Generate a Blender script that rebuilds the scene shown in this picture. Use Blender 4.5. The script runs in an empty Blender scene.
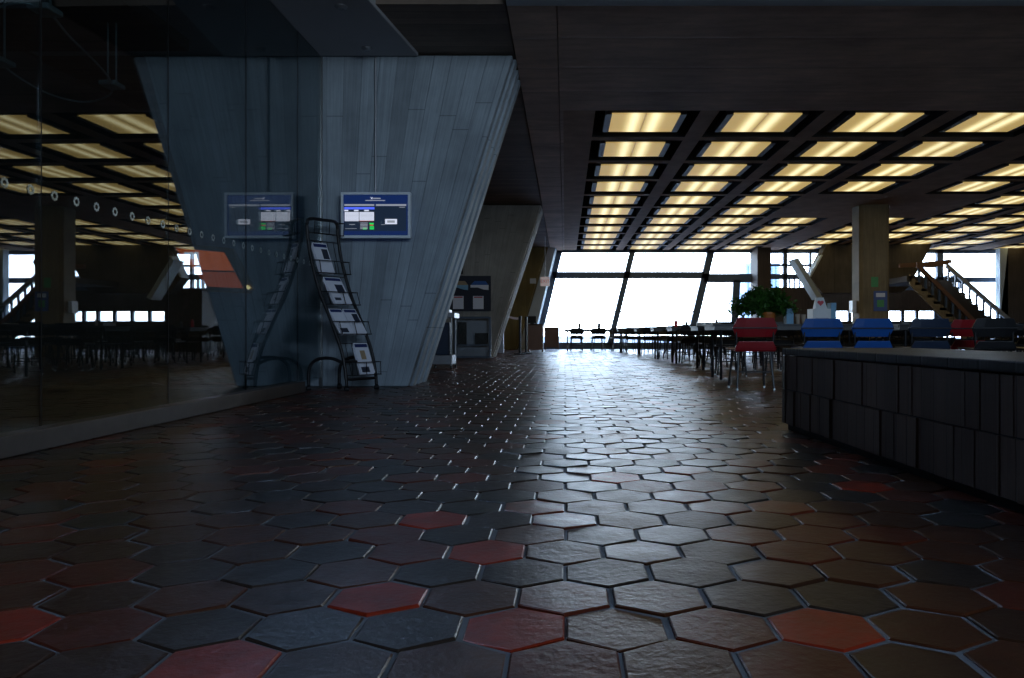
import bpy, math, random
import numpy as np
from mathutils import Vector, Matrix

random.seed(7)
U = 0.62                      # eye height in metres; the building is laid out in multiples of it
F = 781.0                     # focal length in pixels (1024 x 678 frame)
VX, VY = 565.0, 333.0         # where the depth direction vanishes in the frame
HC = 6.2                      # ceiling height (in U)
S = bpy.context.scene
COL = S.collection

# ------------------------------------------------------------------ camera
cam = bpy.data.objects.new('camera', bpy.data.cameras.new('camera'))
COL.objects.link(cam)
cam.location = (0, 0, U)
cam.rotation_euler = (math.pi / 2, 0, 0)
cam.data.sensor_width = 36
cam.data.lens = 36 * F / 1024
cam.data.shift_x = -(VX - 512) / 1024
cam.data.shift_y = -(339 - VY) / 1024
cam.data.clip_end = 400
S.camera = cam

# ------------------------------------------------------------------ view and world
S.view_settings.view_transform = 'Standard'
S.view_settings.look = 'None'
S.view_settings.exposure = 0.0
S.view_settings.gamma = 1
S.view_settings.use_curve_mapping = False
S.cycles.max_bounces = 10
S.cycles.transparent_max_bounces = 16
S.cycles.sample_clamp_indirect = 4.0
S.cycles.use_denoising = True
W = bpy.data.worlds.new('overcast_sky')
S.world = W
W.use_nodes = True
wn = W.node_tree
bg = wn.nodes['Background']
bg.inputs['Strength'].default_value = 15.0
tc = wn.nodes.new('ShaderNodeTexCoord')
sp = wn.nodes.new('ShaderNodeSeparateXYZ')
cr = wn.nodes.new('ShaderNodeValToRGB')
cr.color_ramp.elements[0].position = 0.0
cr.color_ramp.elements[0].color = (0.72, 0.85, 1.0, 1)
cr.color_ramp.elements[1].position = 0.7
cr.color_ramp.elements[1].color = (0.30, 0.55, 1.0, 1)
wn.links.new(tc.outputs['Generated'], sp.inputs[0])
wn.links.new(sp.outputs['Z'], cr.inputs[0])
wn.links.new(cr.outputs[0], bg.inputs['Color'])


def portal(name, loc, rot, sx, sy):
    l = bpy.data.lights.new(name, 'AREA')
    l.shape = 'RECTANGLE'
    l.size, l.size_y = sx * U, sy * U
    l.cycles.is_portal = True
    o = bpy.data.objects.new(name, l)
    COL.objects.link(o)
    o.location = [c * U for c in loc]
    o.rotation_euler = rot


REAR = (4.0, 13.0, 4.0, 8.5)      # unseen window added behind the viewer to light the near pier: x0, x1, z0, z1
portal('facade_daylight', (13, 49.6, 3.4), (-math.pi / 2, 0, 0), 34, 6)
portal('added_rear_daylight', ((REAR[0] + REAR[1]) / 2, -9.5, (REAR[2] + REAR[3]) / 2), (math.pi / 2, 0, 0), REAR[1] - REAR[0], REAR[3] - REAR[2])


# ------------------------------------------------------------------ materials
class NT:
    def __init__(s, name):
        s.m = bpy.data.materials.new(name)
        s.m.use_nodes = True
        s.t = s.m.node_tree
        s.b = s.t.nodes['Principled BSDF']
        s.out = s.t.nodes['Material Output']

    def n(s, kind, **kw):
        x = s.t.nodes.new(kind)
        for k, v in kw.items():
            if k.startswith('i_'):
                x.inputs[k[2:].replace('_', ' ')].default_value = v
            else:
                setattr(x, k, v)
        return x

    def l(s, a, b):
        s.t.links.new(a, b)

    def math(s, op, a, b=None, c=None):
        x = s.t.nodes.new('ShaderNodeMath')
        x.operation = op
        for i, v in enumerate((a, b, c)):
            if v is None:
                continue
            if isinstance(v, (int, float)):
                x.inputs[i].default_value = v
            else:
                s.l(v, x.inputs[i])
        return x.outputs[0]

    def mix(s, f, a, b):
        x = s.t.nodes.new('ShaderNodeMix')
        x.data_type = 'RGBA'
        for k, v in ((0, f), (6, a), (7, b)):
            if isinstance(v, (int, float)):
                x.inputs[k].default_value = v
            elif isinstance(v, tuple):
                x.inputs[k].default_value = v if len(v) == 4 else (*v, 1)
            else:
                s.l(v, x.inputs[k])
        return x.outputs[2]

    def bump(s, h, strength=0.3, dist=0.01):
        x = s.t.nodes.new('ShaderNodeBump')
        x.inputs['Strength'].default_value = strength
        x.inputs['Distance'].default_value = dist
        s.l(h, x.inputs['Height'])
        s.l(x.outputs[0], s.b.inputs['Normal'])
        return x


def plain(name, col, rough=0.6, metal=0.0, var=0.15, scale=14.0, spec=0.5, bump=0.0):
    t = NT(name)
    tc = t.n('ShaderNodeTexCoord')
    nz = t.n('ShaderNodeTexNoise', i_Scale=scale, i_Detail=4.0)
    t.l(tc.outputs['Object'], nz.inputs['Vector'])
    c2 = tuple(max(0, c * (1 - var * 2)) for c in col)
    t.l(t.mix(nz.outputs[0], col, c2), t.b.inputs['Base Color'])
    t.b.inputs['Roughness'].default_value = rough
    t.b.inputs['Metallic'].default_value = metal
    t.b.inputs['Specular IOR Level'].default_value = spec
    if bump:
        t.bump(nz.outputs[0], bump, 0.004)
    return t.m


def glow(name, col, strength):
    t = NT(name)
    t.b.inputs['Base Color'].default_value = (*[c * 0.3 for c in col], 1)
    t.b.inputs['Emission Color'].default_value = (*col, 1)
    t.b.inputs['Emission Strength'].default_value = strength
    t.b.inputs['Roughness'].default_value = 0.4
    return t.m


def boards(name, col, across='X', width=0.12, rough=0.7, contrast=0.35, seam=0.5, fan=None, lengthaxis='Z', spec=0.3,
           joint=0.0, col2=None):
    """Board-marked concrete: planks run along lengthaxis, side by side along across."""
    t = NT(name)
    tc = t.n('ShaderNodeTexCoord')
    sx = t.n('ShaderNodeSeparateXYZ')
    t.l(tc.outputs['Object'], sx.inputs[0])
    a = sx.outputs[across]
    L = sx.outputs[lengthaxis]
    if fan:                                     # (centre, half width at floor, gain per metre)
        c0, w0, g = fan
        den = t.math('MULTIPLY_ADD', sx.outputs['Z'], g, w0)
        a = t.math('MULTIPLY', t.math('DIVIDE', t.math('SUBTRACT', a, c0), den), w0 * 1.6)
    nzw = t.n('ShaderNodeTexNoise', i_Scale=1.1, i_Detail=2.0)
    t.l(tc.outputs['Object'], nzw.inputs['Vector'])
    a = t.math('MULTIPLY_ADD', nzw.outputs[0], 0.02, a)
    u = t.math('DIVIDE', a, width)
    cell = t.math('FLOOR', u)
    fr = t.math('FRACT', u)
    wnz = t.n('ShaderNodeTexWhiteNoise', noise_dimensions='1D')
    t.l(cell, wnz.inputs['W'])
    d = t.math('MINIMUM', fr, t.math('SUBTRACT', 1.0, fr))
    seamv = t.math('SUBTRACT', 1.0, t.math('SMOOTH_MIN', t.math('DIVIDE', d, 0.05), 1.0, 0.1))
    # seams of random strength
    seamv = t.math('MULTIPLY', seamv, t.math('MULTIPLY_ADD', wnz.outputs['Value'], 0.8, 0.2))
    st = t.n('ShaderNodeCombineXYZ')
    t.l(t.math('MULTIPLY', u, 5.0), st.inputs[0])
    t.l(t.math('MULTIPLY', L, 0.9), st.inputs[1])
    t.l(wnz.outputs['Value'], st.inputs[2])
    gr = t.n('ShaderNodeTexNoise', i_Scale=1.6, i_Detail=7.0, i_Roughness=0.65)
    t.l(st.outputs[0], gr.inputs['Vector'])
    bl = t.n('ShaderNodeTexNoise', i_Scale=1.0, i_Detail=5.0, i_Roughness=0.6)
    t.l(tc.outputs['Object'], bl.inputs['Vector'])
    v = t.math('MULTIPLY_ADD', wnz.outputs['Value'], contrast, 1 - contrast * 0.5)
    v = t.math('MULTIPLY', v, t.math('MULTIPLY_ADD', gr.outputs[0], 0.9, 0.55))
    v = t.math('MULTIPLY', v, t.math('MULTIPLY_ADD', bl.outputs[0], 1.3, 0.35))
    v = t.math('MULTIPLY', v, t.math('MULTIPLY_ADD', seamv, -seam, 1.0))
    if joint:
        ju = t.math('ADD', t.math('DIVIDE', L, joint), wnz.outputs['Value'])
        jf = t.math('FRACT', ju)
        jj = t.math('LESS_THAN', jf, 0.005)
        v = t.math('MULTIPLY', v, t.math('MULTIPLY_ADD', jj, -0.4, 1.0))
    cc = t.n('ShaderNodeVectorMath', operation='SCALE')
    cc.inputs[0].default_value = col
    t.l(v, cc.inputs['Scale'])
    outc = cc.outputs[0]
    if col2:
        c3 = t.n('ShaderNodeVectorMath', operation='SCALE')
        c3.inputs[0].default_value = col2
        t.l(v, c3.inputs['Scale'])
        outc = t.mix(bl.outputs[0], cc.outputs[0], c3.outputs[0])
    t.l(outc, t.b.inputs['Base Color'])
    t.b.inputs['Roughness'].default_value = rough
    t.b.inputs['Specular IOR Level'].default_value = spec
    h = t.math('ADD', t.math('MULTIPLY', seamv, -1.0), t.math('MULTIPLY', gr.outputs[0], 0.6))
    t.bump(h, 0.6, 0.008)
    return t.m


def glassy(name, tint, r0, gloss=(1, 1, 1), rough=0.0):
    t = NT(name)
    t.t.nodes.remove(t.b)
    g = t.n('ShaderNodeNewGeometry')
    dp = t.n('ShaderNodeVectorMath', operation='DOT_PRODUCT')
    t.l(g.outputs['Incoming'], dp.inputs[0])
    t.l(g.outputs['Normal'], dp.inputs[1])
    c = t.math('ABSOLUTE', dp.outputs['Value'])
    f = t.math('POWER', t.math('SUBTRACT', 1.0, c), 5.0)
    f = t.math('MULTIPLY_ADD', f, 1 - r0, r0)
    tr = t.n('ShaderNodeBsdfTransparent')
    tr.inputs[0].default_value = (*tint, 1)
    gl = t.n('ShaderNodeBsdfGlossy')
    gl.inputs['Color'].default_value = (*gloss, 1)
    gl.inputs['Roughness'].default_value = rough
    mx = t.n('ShaderNodeMixShader')
    t.l(f, mx.inputs[0])
    t.l(tr.outputs[0], mx.inputs[1])
    t.l(gl.outputs[0], mx.inputs[2])
    t.l(mx.outputs[0], t.out.inputs['Surface'])
    return t.m


# glazed clay hexagons, one colour per tile from the face attribute
def tile_mat():
    t = NT('clay_tile')
    at = t.n('ShaderNodeAttribute', attribute_name='tile')
    tc = t.n('ShaderNodeTexCoord')
    n1 = t.n('ShaderNodeTexNoise', i_Scale=9.0, i_Detail=5.0, i_Roughness=0.65)
    n2 = t.n('ShaderNodeTexNoise', i_Scale=46.0, i_Detail=5.0, i_Roughness=0.6)
    n3 = t.n('ShaderNodeTexNoise', i_Scale=3.0, i_Detail=3.0)
    for n in (n1, n2, n3):
        t.l(tc.outputs['Object'], n.inputs['Vector'])
    v = t.math('MULTIPLY_ADD', n1.outputs[0], 1.6, 0.2)
    sc = t.n('ShaderNodeVectorMath', operation='SCALE')
    t.l(at.outputs['Color'], sc.inputs[0])
    t.l(v, sc.inputs['Scale'])
    t.l(sc.outputs[0], t.b.inputs['Base Color'])
    r = t.math('MULTIPLY_ADD', n1.outputs[0], 0.30, 0.20)
    t.l(r, t.b.inputs['Roughness'])
    t.b.inputs['Specular IOR Level'].default_value = 0.42
    t.b.inputs['Specular Tint'].default_value = (1.0, 0.88, 0.78, 1)
    h = t.math('ADD', n2.outputs[0], t.math('MULTIPLY', n1.outputs[0], 1.3))
    t.bump(h, 0.5, 0.0035)
    return t.m


def diffuser_mat():
    t = NT('lamp_diffuser')
    tc = t.n('ShaderNodeTexCoord')
    sx = t.n('ShaderNodeSeparateXYZ')
    t.l(tc.outputs['Object'], sx.inputs[0])
    # two tubes lie behind the panel, a quarter of the way in from each side
    d = t.math('ABSOLUTE', t.math('SUBTRACT', t.math('ABSOLUTE', sx.outputs['X']), 0.25 * U))
    k = t.math('EXPONENT', t.math('MULTIPLY', t.math('MULTIPLY', d, d), -95.0))
    end = t.math('ABSOLUTE', sx.outputs['X'])
    st = t.math('MULTIPLY_ADD', k, 0.66, 0.35)
    st = t.math('MULTIPLY', st, t.math('SUBTRACT', 1.0, t.math('MULTIPLY', t.math('LESS_THAN', end, 0.012), 0.4)))
    oi = t.n('ShaderNodeObjectInfo')
    st = t.math('MULTIPLY', st, t.math('MULTIPLY_ADD', oi.outputs['Random'], 0.16, 0.90))
    st = t.math('MULTIPLY', st, 1.2)
    col = t.mix(k, (1.0, 0.70, 0.24), (1.0, 0.88, 0.50))
    t.l(col, t.b.inputs['Emission Color'])
    t.l(st, t.b.inputs['Emission Strength'])
    t.b.inputs['Base Color'].default_value = (0.5, 0.42, 0.25, 1)
    return t.m


def leaf_mat():
    t = NT('leaf_green')
    oi = t.n('ShaderNodeTexCoord')
    nz = t.n('ShaderNodeTexNoise', i_Scale=9.0)
    t.l(oi.outputs['Object'], nz.inputs['Vector'])
    t.l(t.mix(nz.outputs[0], (0.03, 0.13, 0.02), (0.09, 0.25, 0.04)), t.b.inputs['Base Color'])
    t.b.inputs['Roughness'].default_value = 0.45
    return t.m


PC1 = -4.42                                # pier 1 centre (in U)
M = dict(
    tile=tile_mat(),
    grout=plain('grout', (0.20, 0.19, 0.19), 0.85, var=0.15, scale=30),
    floor_in=plain('back_floor', (0.035, 0.018, 0.012), 0.35),
    pier1=boards('pier_concrete', (0.29, 0.345, 0.40), 'X', 0.15, fan=(PC1 * U, 1.58 * U, 0.31), contrast=0.28, seam=0.45, joint=2.2),
    pier2=boards('pier_concrete_warm', (0.30, 0.29, 0.27), 'X', 0.11, fan=(PC1 * U, 1.58 * U, 0.31), contrast=0.2, seam=0.35, joint=2.4),
    ochre=boards('ochre_boards', (0.20, 0.15, 0.055), 'X', 0.12, contrast=0.2, seam=0.3),
    soffit=boards('soffit_boards', (0.20, 0.15, 0.12), 'Y', 0.16, lengthaxis='X', contrast=0.4, seam=0.6),
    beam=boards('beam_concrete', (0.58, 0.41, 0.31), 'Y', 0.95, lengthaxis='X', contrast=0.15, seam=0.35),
    rib=plain('rib_concrete', (0.62, 0.40, 0.26), 0.8, var=0.3, scale=3),
    black=plain('black_paint', (0.008, 0.008, 0.009), 0.7),
    drop=plain('grey_plaster', (0.42, 0.42, 0.45), 0.75, var=0.1, scale=2),
    edge=plain('pale_edge', (0.55, 0.62, 0.66), 0.7, var=0.1, scale=4),
    column=boards('column_concrete', (0.25, 0.19, 0.11), 'X', 0.3, contrast=0.1, seam=0.2),
    brown=boards('brown_wall', (0.085, 0.066, 0.052), 'X', 0.25, contrast=0.15, seam=0.3),
    mass=boards('stair_mass', (0.085, 0.072, 0.060), 'X', 0.7, contrast=0.12, seam=0.25),
    wall=plain('dark_wall', (0.05, 0.045, 0.04), 0.85, var=0.2, scale=1.5),
    bench=boards('bench_boards', (0.095, 0.055, 0.038), 'Y', 0.105, contrast=0.55, seam=0.8, rough=0.55, spec=0.4),
    cap=boards('bench_cap', (0.035, 0.031, 0.030), 'Y', 0.21, lengthaxis='X', contrast=0.3, seam=0.5, rough=0.5, spec=0.3),
    glass=glassy('tinted_glass', (0.62, 0.70, 0.72), 0.13),
    pane=glassy('window_glass', (0.95, 0.97, 0.98), 0.04),
    rearpane=glassy('rear_light_tint', (0.88, 0.90, 0.90), 0.05),  # pane of the added rear window; its tint sets that light
    steel=plain('brushed_steel', (0.42, 0.44, 0.46), 0.32, 0.9, var=0.1, scale=30),
    sill=plain('bronze_sill', (0.13, 0.105, 0.09), 0.38, 0.2, var=0.2),
    alu=plain('grey_aluminium', (0.30, 0.31, 0.34), 0.45, 0.7, var=0.1),
    frame=plain('dark_window_frame', (0.08, 0.12, 0.19), 0.5, var=0.15),  # window haze put into this paler, bluer frame colour
    fixture=plain('fixture_side', (0.10, 0.095, 0.11), 0.5, 0.3),
    bezel=plain('silver_bezel', (0.85, 0.92, 1.0), 0.5, 0.0, var=0.05),
    tube=plain('black_tube', (0.008, 0.009, 0.013), 0.45),
    paper=plain('white_paper', (0.80, 0.82, 0.92), 0.7, var=0.04),
    navy=plain('navy_print', (0.015, 0.035, 0.16), 0.5),
    darkprint=plain('dark_print', (0.03, 0.04, 0.07), 0.5),
    warm_metal=plain('warm_lit_metal', (0.42, 0.29, 0.17), 0.4, 0.4),  # metal of the panel frame, warm light on it put into the colour
    tan=plain('tan_print', (0.45, 0.33, 0.2), 0.6),
    red=plain('red_shell', (0.30, 0.006, 0.012), 0.38, var=0.1),
    blue=plain('blue_shell', (0.010, 0.10, 0.40), 0.38, var=0.1),
    navyshell=plain('navy_shell', (0.012, 0.028, 0.065), 0.4, var=0.1),
    blackshell=plain('black_shell', (0.010, 0.011, 0.014), 0.35, var=0.1),
    tabletop=plain('dark_laminate', (0.03, 0.034, 0.042), 0.45, var=0.1),
    tableedge=plain('black_edge', (0.012, 0.012, 0.014), 0.4),
    pot=plain('orange_pot', (0.55, 0.17, 0.03), 0.5),
    soil=plain('soil', (0.02, 0.013, 0.008), 0.9),
    leaf=leaf_mat(),
    lblue=plain('pale_blue_card', (0.24, 0.50, 0.72), 0.6),
    white=plain('white_plastic', (0.72, 0.74, 0.76), 0.4, var=0.05),
    cup=plain('paper_cup', (0.45, 0.36, 0.28), 0.6),
    redprint=plain('red_print', (0.6, 0.03, 0.05), 0.5),
    greenpaper=plain('green_paper', (0.12, 0.42, 0.16), 0.6),
    bluepaper=plain('blue_paper', (0.10, 0.16, 0.42), 0.6),
    wood=plain('brown_laminate', (0.20, 0.105, 0.065), 0.5, var=0.2, scale=6),
    rail=plain('rail_timber', (0.20, 0.10, 0.06), 0.4, var=0.2),
    railmetal=plain('rail_pale', (0.55, 0.56, 0.58), 0.35, 0.3),
    stone=plain('step_stone', (0.07, 0.055, 0.042), 0.7, var=0.2),
    cork=plain('notice_navy', (0.010, 0.014, 0.035), 0.6),
    diff=diffuser_mat(),
    snow=plain('pale_ground', (0.115, 0.10, 0.10), 0.9),
    farwall=plain('far_building', (0.25, 0.33, 0.45), 0.8),
    silver=plain('silver_wire', (0.55, 0.65, 0.65), 0.3, 0.6),
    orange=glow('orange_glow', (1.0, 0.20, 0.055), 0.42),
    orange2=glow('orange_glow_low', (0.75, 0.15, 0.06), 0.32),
    s_navy=glow('screen_navy', (0.004, 0.016, 0.085), 1.0),
    s_dark=glow('screen_dark', (0.008, 0.016, 0.035), 1.0),
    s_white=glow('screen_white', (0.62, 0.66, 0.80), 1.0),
    s_blue=glow('screen_blue', (0.08, 0.14, 0.95), 1.0),
    s_grey=glow('screen_grey', (0.25, 0.27, 0.32), 1.0),
    s_green=glow('screen_green', (0.02, 0.62, 0.10), 1.0),
    s_red=glow('screen_red', (0.5, 0.12, 0.04), 1.0),
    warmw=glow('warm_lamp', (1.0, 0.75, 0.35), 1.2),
    exitglow=glow('exit_box', (0.50, 0.40, 0.40), 0.45),
    belt=plain('pale_belt', (0.85, 0.7, 0.75), 0.6),
)


# ------------------------------------------------------------------ geometry helpers
class MB:
    def __init__(s):
        s.v, s.f, s.mi = [], [], []

    def add(s, vs, fs, mi=0):
        o = len(s.v)
        s.v += [tuple(v) for v in vs]
        s.f += [tuple(i + o for i in f) for f in fs]
        s.mi += [mi] * len(fs) if isinstance(mi, int) else list(mi)
        return s

    def box(s, x0, x1, y0, y1, z0, z1, mi=0, rot=None, mis=None):
        vs = [(x, y, z) for z in (z0, z1) for y in (y0, y1) for x in (x0, x1)]
        if rot:
            c, a = rot
            c = Vector(c)
            R = Matrix.Rotation(a, 3, 'Z')
            vs = [tuple(R @ (Vector(v) - c) + c) for v in vs]
        fs = [(0, 2, 3, 1), (4, 5, 7, 6), (0, 1, 5, 4), (1, 3, 7, 5), (3, 2, 6, 7), (2, 0, 4, 6)]
        return s.add(vs, fs, mis if mis else mi)

    def prism(s, pts, d, mi=0):
        """pts: a loop of 3D points; d: extrusion vector."""
        n = len(pts)
        d = Vector(d)
        vs = [Vector(p) for p in pts] + [Vector(p) + d for p in pts]
        fs = [tuple(range(n))[::-1], tuple(range(n, 2 * n))] + [(i, (i + 1) % n, n + (i + 1) % n, n + i) for i in range(n)]
        return s.add(vs, fs, mi)

    def hexa(s, bottom, top, mi=0):
        n = len(bottom)
        fs = [tuple(range(n))[::-1], tuple(range(n, 2 * n))] + [(i, (i + 1) % n, n + (i + 1) % n, n + i) for i in range(n)]
        return s.add(list(bottom) + list(top), fs, mi)

    def tube(s, pts, r, n=8, mi=0, closed=False):
        pts = [Vector(p) for p in pts]
        m = len(pts)
        rs = r if isinstance(r, (list, tuple)) else [r] * m
        vs, fs = [], []
        up0 = None
        for i, p in enumerate(pts):
            if closed:
                d = pts[(i + 1) % m] - pts[i - 1]
            else:
                d = pts[min(i + 1, m - 1)] - pts[max(i - 1, 0)]
            d.normalize()
            if up0 is None:
                up0 = Vector((0, 0, 1)) if abs(d.z) < 0.9 else Vector((1, 0, 0))
            a = (up0 - d * up0.dot(d)).normalized()
            up0 = a
            b = d.cross(a)
            for k in range(n):
                t = 2 * math.pi * k / n
                vs.append(p + (a * math.cos(t) + b * math.sin(t)) * rs[i])
        for i in range(m if closed else m - 1):
            j = (i + 1) % m
            for k in range(n):
                k2 = (k + 1) % n
                fs.append((i * n + k, i * n + k2, j * n + k2, j * n + k))
        if not closed:
            fs += [tuple(range(n))[::-1], tuple(range((m - 1) * n, m * n))]
        return s.add(vs, fs, mi)

    def lathe(s, prof, c=(0, 0, 0), n=20, mi=0):
        vs, fs = [], []
        for r, z in prof:
            for k in range(n):
                t = 2 * math.pi * k / n
                vs.append((c[0] + r * math.cos(t), c[1] + r * math.sin(t), c[2] + z))
        for i in range(len(prof) - 1):
            for k in range(n):
                k2 = (k + 1) % n
                fs.append((i * n + k, i * n + k2, (i + 1) * n + k2, (i + 1) * n + k))
        fs += [tuple(range(n))[::-1], tuple(range((len(prof) - 1) * n, len(prof) * n))]
        return s.add(vs, fs, mi)

    def build(s, name, mats, parent=None, k=1.0, bevel=0.0, smooth=False, origin=(0, 0, 0)):
        me = bpy.data.meshes.new(name)
        og = Vector(origin)
        me.from_pydata([tuple(Vector(v) * k - og * k) for v in s.v], [], s.f)
        mats = mats if isinstance(mats, (list, tuple)) else [mats]
        for m in mats:
            me.materials.append(M[m] if isinstance(m, str) else m)
        me.polygons.foreach_set('material_index', s.mi)
        if smooth:
            me.polygons.foreach_set('use_smooth', [True] * len(me.polygons))
        me.update()
        o = bpy.data.objects.new(name, me)
        COL.objects.link(o)
        o.location = og * k
        if parent:
            o.parent = parent
        if bevel:
            b = o.modifiers.new('bevel', 'BEVEL')
            b.width = bevel
            b.segments = 2
            b.limit_method = 'ANGLE'
        return o


def smooth_path(pts, n=6, closed=False):
    pts = [Vector(p) for p in pts]
    m = len(pts)
    out = []
    for i in range(m if closed else m - 1):
        g = lambda j: pts[j % m] if closed else pts[max(0, min(m - 1, j))]
        p0, p1, p2, p3 = g(i - 1), g(i), g(i + 1), g(i + 2)
        for k in range(n):
            t = k / n
            out.append(0.5 * ((2 * p1) + (p2 - p0) * t + (2 * p0 - 5 * p1 + 4 * p2 - p3) * t * t + (3 * p1 - p0 - 3 * p2 + p3) * t ** 3))
    if not closed:
        out.append(pts[-1])
    return out


def empty(name, loc, label=None, cat=None, group=None, rz=0, kind=None):
    o = bpy.data.objects.new(name, None)
    COL.objects.link(o)
    o.empty_display_size = 0.1
    o.location = loc
    o.rotation_euler.z = rz
    return tag(o, label, cat, group, kind)


def tag(o, label=None, cat=None, group=None, kind=None):
    if label:
        o['label'] = label
    if cat:
        o['category'] = cat
    if group:
        o['group'] = group
    if kind:
        o['kind'] = kind
    return o


def structure(o):
    o['kind'] = 'structure'
    return o


def copy_tree(src, parent=None):
    c = src.copy()
    COL.objects.link(c)
    c.parent = parent
    for ch in src.children:
        copy_tree(ch, c)
    return c


def at(px, py, y):
    """The point (in U) at depth y that shows at this pixel."""
    return Vector(((px - VX) * y / F, y, 1 + (VY - py) * y / F))


ORD = ['first', 'second', 'third', 'fourth', 'fifth', 'sixth', 'seventh', 'eighth', 'ninth', 'tenth', 'eleventh', 'twelfth', 'thirteenth', 'fourteenth']

# ------------------------------------------------------------------ floor
TW = 0.355                    # tile width, flat to flat (in U)
TA = TW / math.sqrt(3)
RP = 1.5 * TA
REDS = {(0, -0.5), (1, -2), (0, 2.5), (-1, -3), (0, -5.5), (3, -1), (5, -2), (8, 5.5), (2, -6), (6, -7), (9, 1)}


def glass_x(y):
    return -4.53 + 0.0116 * (y - 14.55)


def build_floor():
    vs, fs, cols, smooth = [], [], [], []
    rnd = random.Random(11)
    for r in range(-8, 152):
        cy = 2.67 + r * RP
        off = 0.5 if r % 2 == 0 else 0.0
        far = cy > 22
        i0 = int(-10 / TW)
        i1 = int(min(30, 1.5 + cy * 0.62) / TW) + 1
        for i in range(i0, i1):
            cx = (i + off) * TW
            if cx < glass_x(cy) - 0.2 and cy < 15.5:
                continue
            u = rnd.random()
            key = (r, i + off)
            if key in REDS:
                c = (0.30, 0.030, 0.009)
            elif cy < 4 and abs(cx) < 3:
                c = [(0.075, 0.025, 0.010), (0.050, 0.022, 0.012), (0.100, 0.020, 0.008), (0.034, 0.024, 0.020)][rnd.randrange(4)]
            elif u < 0.04:
                c = (0.15, 0.030, 0.013)
            elif u < 0.25:
                c = (0.10, 0.026, 0.015)
            elif u < 0.6:
                c = (0.062, 0.026, 0.013)
            elif u < 0.8:
                c = (0.034, 0.022, 0.019)
            else:
                c = (0.028, 0.027, 0.028)
            c = (c[0], c[1] * .8, c[2] * .62)
            g = 0.011 + rnd.random() * 0.004
            tx, ty = [max(-.026, min(.026, rnd.gauss(0, 0.014))) for _ in range(2)]
            dz = rnd.gauss(0, 0.0012)
            dx, dy = rnd.gauss(0, .003), rnd.gauss(0, .003)
            o = len(vs)
            for ring, (ins, z) in enumerate(((g * 0.5, -0.035), (g * 0.5 + 0.002, -0.004), (g * 0.5 + 0.008, 0.0))):
                for k in range(6):
                    a = math.pi / 6 + k * math.pi / 3
                    R = TA - ins * 1.155
                    x, y = R * math.cos(a), R * math.sin(a)
                    vs.append((cx + x + dx, cy + y + dy, z + dz + (tx * x + ty * y if ring else 0) + (rnd.gauss(0, 0.0008) if ring == 2 else 0)))
            vs.append((cx + dx, cy + dy, dz + 0.0004 + rnd.gauss(0, 0.0008)))
            for ring in range(2):
                for k in range(6):
                    k2 = (k + 1) % 6
                    fs.append((o + ring * 6 + k, o + ring * 6 + k2, o + ring * 6 + 6 + k2, o + ring * 6 + 6 + k))
            for k in range(6):
                fs.append((o + 12 + k, o + 12 + (k + 1) % 6, o + 18))
            cols += [c] * 18
    me = bpy.data.meshes.new('floor')
    me.from_pydata([(a * U, b * U, (c - 0.004) * U) for a, b, c in vs], [], fs)
    at_ = me.attributes.new('tile', 'FLOAT_COLOR', 'FACE')
    arr = np.ones((len(cols), 4), dtype=np.float32)
    arr[:, :3] = np.array(cols)
    at_.data.foreach_set('color', arr.ravel())
    me.materials.append(M['tile'])
    o = bpy.data.objects.new('floor', me)
    COL.objects.link(o)
    structure(o)
    g = MB().box(-10, 31, -9, 50, -0.3, -0.0125).build('floor_bed', 'grout', o, k=U)
    g2 = MB().box(-10, -5.0, -9, 14.5, -0.011, 0.0).build('floor_slab', 'floor_in', o, k=U)


build_floor()

# ------------------------------------------------------------------ ceiling
SC = 5.2 / 5.11
CY0, CP, CO = 17.94 * SC, 2.79 * SC, 2.42 * SC       # coffer rows: first near edge, pitch, opening
CX0, CPX, COX = 0.70 * SC, 2.86 * SC, 2.42 * SC
BAND = 1.5 * SC
FY = 49.0                                             # window facade
NR = 11


def col_x(i):
    return CX0 + i * CPX + (i // 4) * (BAND - (CPX - COX) + 0.0)


NCOL = 9
XR = 30.0


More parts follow.
